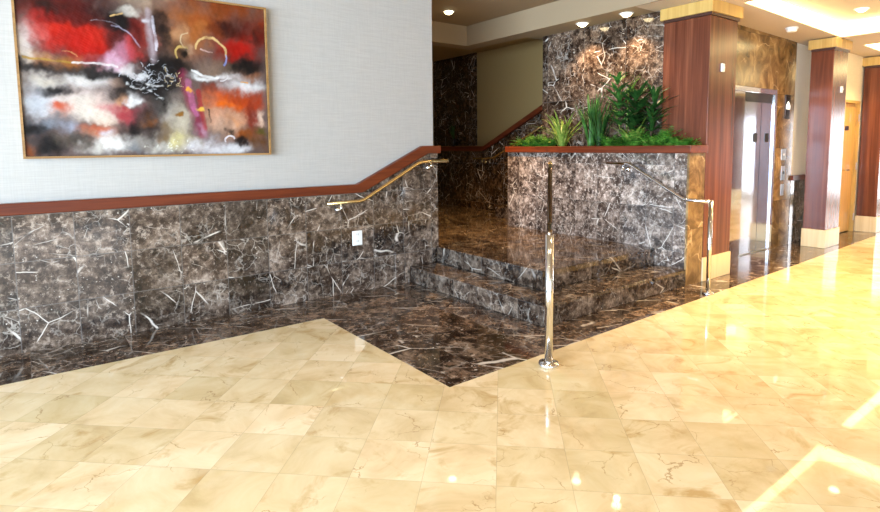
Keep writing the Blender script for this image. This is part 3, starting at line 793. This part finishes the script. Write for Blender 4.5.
    stroke([(80, 8), (92, 5)], 1.4, (226, 188, 130), .9); arc(198, 140, 5, 20, 200, 1.1, (236, 232, 240), .9); arc(192, 62, 8, -90, 0, .9, (226, 222, 226), .8)
    stroke([(160, 60), (190, 66)], 1.6, (240, 240, 240), .9); stroke([(214, 70), (222, 70)], 1.2, (226, 160, 70), .9); blob(143, 116, 3.4, 3.2, (150, 104, 40), 1, 2)
    img *= (.72 + .08 * fbm(.22, 8) + .05 * fbm(.7, 21))[..., None]
    img = np.clip(img, 0, 1) ** 1.12
    me = bpy.data.meshes.new('canvas')
    co = np.zeros((nz, nx, 3)); xs = np.linspace(X0 + .0005, X1 - .0005, nx); zs = np.linspace(Z0 + .0005, Z1 - .0005, nz)
    co[..., 0] = xs[None, :]; co[..., 2] = zs[:, None]; co[..., 1] = 5.046 - .0012 * np.clip(fbm(.5, 9), -1, 1)
    i = np.arange(nz * nx).reshape(nz, nx)
    fc = np.stack([i[:-1, :-1], i[:-1, 1:], i[1:, 1:], i[1:, :-1]], -1).reshape(-1, 4)
    verts = co.reshape(-1, 3).tolist()
    faces = fc.tolist()
    # give the canvas a back and edges
    n0 = len(verts)
    verts += [(X0 + .0005, 5.089, Z0 + .0005), (X1 - .0005, 5.089, Z0 + .0005), (X1 - .0005, 5.089, Z1 - .0005), (X0 + .0005, 5.089, Z1 - .0005)]
    c = [int(i[0, 0]), int(i[0, -1]), int(i[-1, -1]), int(i[-1, 0])]
    faces += [[n0 + 3, n0 + 2, n0 + 1, n0]]
    faces += [[int(q) for q in i[0, ::-1]] + [n0, n0 + 1], [int(q) for q in i[-1, :]] + [n0 + 2, n0 + 3],
              [int(q) for q in i[:, 0]] + [n0 + 3, n0], [int(q) for q in i[::-1, -1]] + [n0 + 1, n0 + 2]]
    me.from_pydata(verts, [], faces)
    at = me.color_attributes.new('pigment', 'FLOAT_COLOR', 'POINT')
    rgba = np.ones((len(verts), 4), np.float32); rgba[:nz * nx, :3] = img.reshape(-1, 3)
    at.data.foreach_set('color', rgba.ravel())
    t = NT('oil paint on canvas')
    ca = t.n('VertexColor', layer_name='pigment').outputs[0]
    t.bsdf(ca, .45, Specular_IOR_Level=.2)
    me.materials.append(t.m)
    me.polygons.foreach_set('use_smooth', [True] * (len(faces) - 5) + [False] * 5)
    me.update()
    cv = bpy.data.objects.new('canvas', me); COL.objects.link(cv); cv.parent = o; cv.location = -Vector(o.location)
painting()

# ------------------------------------------------------------------ plants
def blade(bm, root, az, length, width, lean0, lean1, seg=7, fold=.25, twist=0.0):
    """one arching strap leaf: lean angles from vertical at foot and tip"""
    d = Vector((math.cos(az), math.sin(az), 0)); side = Vector((-math.sin(az), math.cos(az), 0))
    p = Vector(root); rows = []
    for k in range(seg + 1):
        s = k / seg
        a = lean0 + (lean1 - lean0) * s ** 1.3
        w = width * (math.sin(PI * min(.97, .12 + .88 * s)) ** .7) * .5
        nrm = d * math.cos(a) - Vector((0, 0, 1)) * math.sin(a)
        rows.append((bm.verts.new(p - side * w + nrm * -fold * w), bm.verts.new(p + nrm * fold * w * .2), bm.verts.new(p + side * w + nrm * -fold * w)))
        p = p + (d * math.sin(a) + Vector((0, 0, 1)) * math.cos(a)) * (length / seg)
    for r0, r1 in zip(rows, rows[1:]):
        bm.faces.new((r0[0], r0[1], r1[1], r1[0])); bm.faces.new((r0[1], r0[2], r1[2], r1[1]))

def frond(bm, root, az, length, lean0, lean1, n=9, lw=.045):
    """a fern frond: rows of leaflets along an arching midrib"""
    d = Vector((math.cos(az), math.sin(az), 0)); side = Vector((-math.sin(az), math.cos(az), 0)); up = Vector((0, 0, 1))
    p = Vector(root)
    for k in range(n):
        s = k / n
        a = lean0 + (lean1 - lean0) * s
        t = d * math.sin(a) + up * math.cos(a)
        q = p + t * (length / n)
        nr = (t.cross(side)).normalized()
        bm.faces.new([bm.verts.new(x) for x in (p - side * .002, p + side * .002, q + side * .002, q - side * .002)])
        if k > 1:
            L = lw * (1 - .75 * s) * 1.4
            for sg in (-1, 1):
                e = p + side * sg * L + t * L * .5 + nr * random.uniform(-.012, .012)
                m1 = p + side * sg * L * .45 + t * (L * .45) ; m2 = p + side * sg * L * .5 - t * L * .05
                bm.faces.new([bm.verts.new(x) for x in (p, m2, e, m1)])
        p = q

PG = 'plants in the planter'
ZS = 1.425
def tame(bm):
    for v in bm.verts:
        c = v.co
        if c.x > 5.5 and c.y < 3.62: c.x = min(c.x, 5.826)
        elif c.y < 5.45: c.x = min(c.x, 5.855)
        if c.z < 1.488 and (c.x < 5.572 or c.y < 3.102): c.z = 1.488 + .02 * random.random()
        elif c.z < 1.40: c.z = 1.40
    return bm
def strap_plant(name, x, y, n, L, w, mat, label, lean=(.05, .9), tip=(.6, 2.0), spread=.03):
    o = empty(name, (x, y, ZS), label, 'plant', PG)
    b = bmesh.new()
    for k in range(n):
        az = 2 * PI * k / n + random.uniform(-.4, .4)
        blade(b, (x + spread * math.cos(az) * random.random(), y + spread * math.sin(az) * random.random(), ZS - .02), az, L * random.uniform(.7, 1.05), w * random.uniform(.8, 1.15), random.uniform(*lean) , random.uniform(*tip))
    link('foliage', tame(b), mat, o, smooth=True)
    return o
def fern(x, y, n, L, label, mat='lf_fern'):
    o = empty('fern', (x, y, ZS), label, 'fern', PG)
    b = bmesh.new()
    for k in range(n):
        az = 2 * PI * k / n * 2.4 + random.uniform(-.3, .3)
        frond(b, (x + .04 * math.cos(az), y + .06 * math.sin(az), ZS - .02), az, L * random.uniform(.7, 1.1), random.uniform(.05, .7), random.uniform(1.1, 2.1), lw=.075)
    link('foliage', tame(b), M[mat], o)
    return o
fern(5.69, 5.50, 46, .32, 'bright low fern at the left end of the planter')
fern(5.68, 5.22, 40, .34, 'low fern beside the spiky yellow green plant')
strap_plant('spider_plant', 5.66, 4.90, 30, .66, .032, M['lf_yel'], 'yellow green spiky plant with arching leaves', (.02, .45), (.9, 2.4))
strap_plant('iris_plant', 5.68, 4.45, 34, .74, .030, M['lf_mid'], 'upright clump of narrow grassy green leaves', (.02, .28), (.15, .7))
strap_plant('lily_plant', 5.66, 4.30, 24, .62, .032, M['lf_dark'], 'dark narrow leaved clump beside the grassy one', (.02, .35), (.3, 1.0))
fern(5.69, 4.12, 44, .30, 'low bright fern under the tall cane plant')
fern(5.67, 3.83, 50, .34, 'bushy bright fern in the middle of the right half')
fern(5.66, 3.52, 50, .36, 'bright fern spilling beside the largest column')
fern(5.66, 3.28, 32, .24, 'small low fern at the right end of the planter')
strap_plant('croton_plant', 5.64, 3.80, 18, .46, .045, M['lf_yel'], 'small plant with wide yellow striped leaves above the ferns', (.1, .5), (.9, 2.2))
def cane(x, y, h, tiers, mat, label, lean=0.0, L=.30, w=.05, name='cane_plant', nleaf=9):
    o = empty(name, (x, y, ZS), label, 'plant', PG)
    top = Vector((x, y + lean, ZS + h))
    link('stem', tube(bmesh.new(), [(x, y, ZS - .02), (x, y + lean * .4, ZS + h * .5), top], .012, 10, r_end=.007), M['stem'], o, smooth=True)
    b = bmesh.new()
    for i in range(tiers):
        s = 1 - .75 * i / max(1, tiers)
        c = Vector((x, y, ZS)).lerp(top, s)
        for k in range(nleaf):
            az = 2 * PI * k / nleaf + i * 1.1 + random.uniform(-.25, .25)
            blade(b, c, az, L * random.uniform(.75, 1.1), w, random.uniform(.15, .7) if i == 0 else random.uniform(.6, 1.2), random.uniform(.9, 2.3))
    link('foliage', tame(b), mat, o, smooth=True)
    return o
cane(5.67, 4.00, .78, 6, M['lf_mid'], 'tall cane plant, the highest in the planter', .06, .28, .045)
cane(5.68, 3.84, .56, 6, M['lf_dark'], 'dark broad leaved plant beside the largest column', -.02, .30, .06, 'rubber_plant', 10)
cane(5.70, 3.64, .54, 5, M['lf_dark'], 'dark arching plant brushing the largest column', -.04, .30, .04, 'palm_plant', 9)
# two yellow shoots topping the cane
o = empty('yellow_shoot', (5.66, 3.93, ZS), 'yellow leaf shoots rising above the dark leaves', 'plant', PG)
b = bmesh.new()
for (dy, z, az, L) in ((-.02, .70, -1.2, .26), (-.05, .66, -1.7, .24), (.12, .38, 1.2, .16), (-.22, .30, -1.4, .16)):
    blade(b, (5.655, 3.93 + dy, ZS + z), az, L, .04, .5, 1.1)
tube(b, [(5.66, 3.93, ZS - .02), (5.655, 3.90, ZS + .72)], .007, 8)
tube(b, [(5.66, 3.95, ZS + .1), (5.655, 4.05, ZS + .38)], .005, 6)
tube(b, [(5.66, 3.92, ZS + .1), (5.655, 3.71, ZS + .30)], .005, 6)
link('foliage', tame(b), M['lf_yel'], o, smooth=True)

# dark potted plant on the ledge of the alcove
o = empty('potted_plant', (BX - .085, 8.30, 1.4905), 'dark potted plant on the ledge against the alcove marble', 'potted plant')
link('pot', lathe(bmesh.new(), [(0, .0), (.035, .0), (.05, .14), (.044, .14), (.04, .11), (0, .11)], (BX - .085, 8.30, 1.491)), M['pot'], o, smooth=True)
b = bmesh.new()
for k in range(26):
    az = PI + random.uniform(-1.45, 1.45)
    blade(b, (BX - .085, 8.30, 1.60), az, random.uniform(.18, .34), .035, random.uniform(.0, .35), random.uniform(.2, 1.0))
link('foliage', b, M['lf_dark'], o, smooth=True)

# ------------------------------------------------------------------ daylight and camera
W = bpy.data.worlds.new('sky'); S.world = W; W.use_nodes = True
W.node_tree.nodes['Background'].inputs[0].default_value = (.62, .78, 1.0, 1)
W.node_tree.nodes['Background'].inputs[1].default_value = .6
def area(name, loc, rot, sx, sy, power, col):
    L = bpy.data.lights.new(name, 'AREA'); L.shape = 'RECTANGLE'; L.size = sx; L.size_y = sy; L.energy = power; L.color = col
    o = bpy.data.objects.new(name, L); COL.objects.link(o); o.location = loc; o.rotation_euler = rot
    return o
area('daylight_window', (-6.35, -.5, 1.6), (0, -PI / 2, 0), 2.7, 9.4, 3300, (.63, .81, 1.0))
area('daylight_window', (-1.5, -6.35, 1.6), (PI / 2, 0, 0), 7.0, 2.7, 260, (.80, .90, 1.0))
area('daylight_window', (16.35, .78, 1.45), (0, PI / 2, 0), 2.6, 2.25, 260, (.95, .97, 1.0))

cam = bpy.data.cameras.new('camera'); cam.sensor_width = 36; cam.lens = 553.17 / 880 * 36; cam.shift_y = (196.58 - 256) / 880; cam.clip_start = .05
co = bpy.data.objects.new('camera', cam); COL.objects.link(co)
PITCH, ROLL, YAW = .0910787, .00981003, .930096503
fw = Vector((math.cos(YAW), math.sin(YAW), 0)); rt = Vector((math.sin(YAW), -math.cos(YAW), 0)); up = Vector((0, 0, 1))
fwd = math.cos(PITCH) * fw - math.sin(PITCH) * up; dn = -(rt.cross(fwd))
cx = math.cos(ROLL) * rt + math.sin(ROLL) * dn; cy = -math.sin(ROLL) * rt + math.cos(ROLL) * dn
R = Matrix((cx, -cy, -fwd)).transposed().to_4x4()
co.matrix_world = Matrix.Translation((0, 0, 1.5)) @ R
S.camera = co
S.view_settings.view_transform = 'Standard'; S.view_settings.look = 'None'; S.view_settings.gamma = 1; S.view_settings.use_curve_mapping = False
S.view_settings.exposure = 0.0
S.cycles.max_bounces = 8
S.cycles.sample_clamp_indirect = 6
S.cycles.use_denoising = True
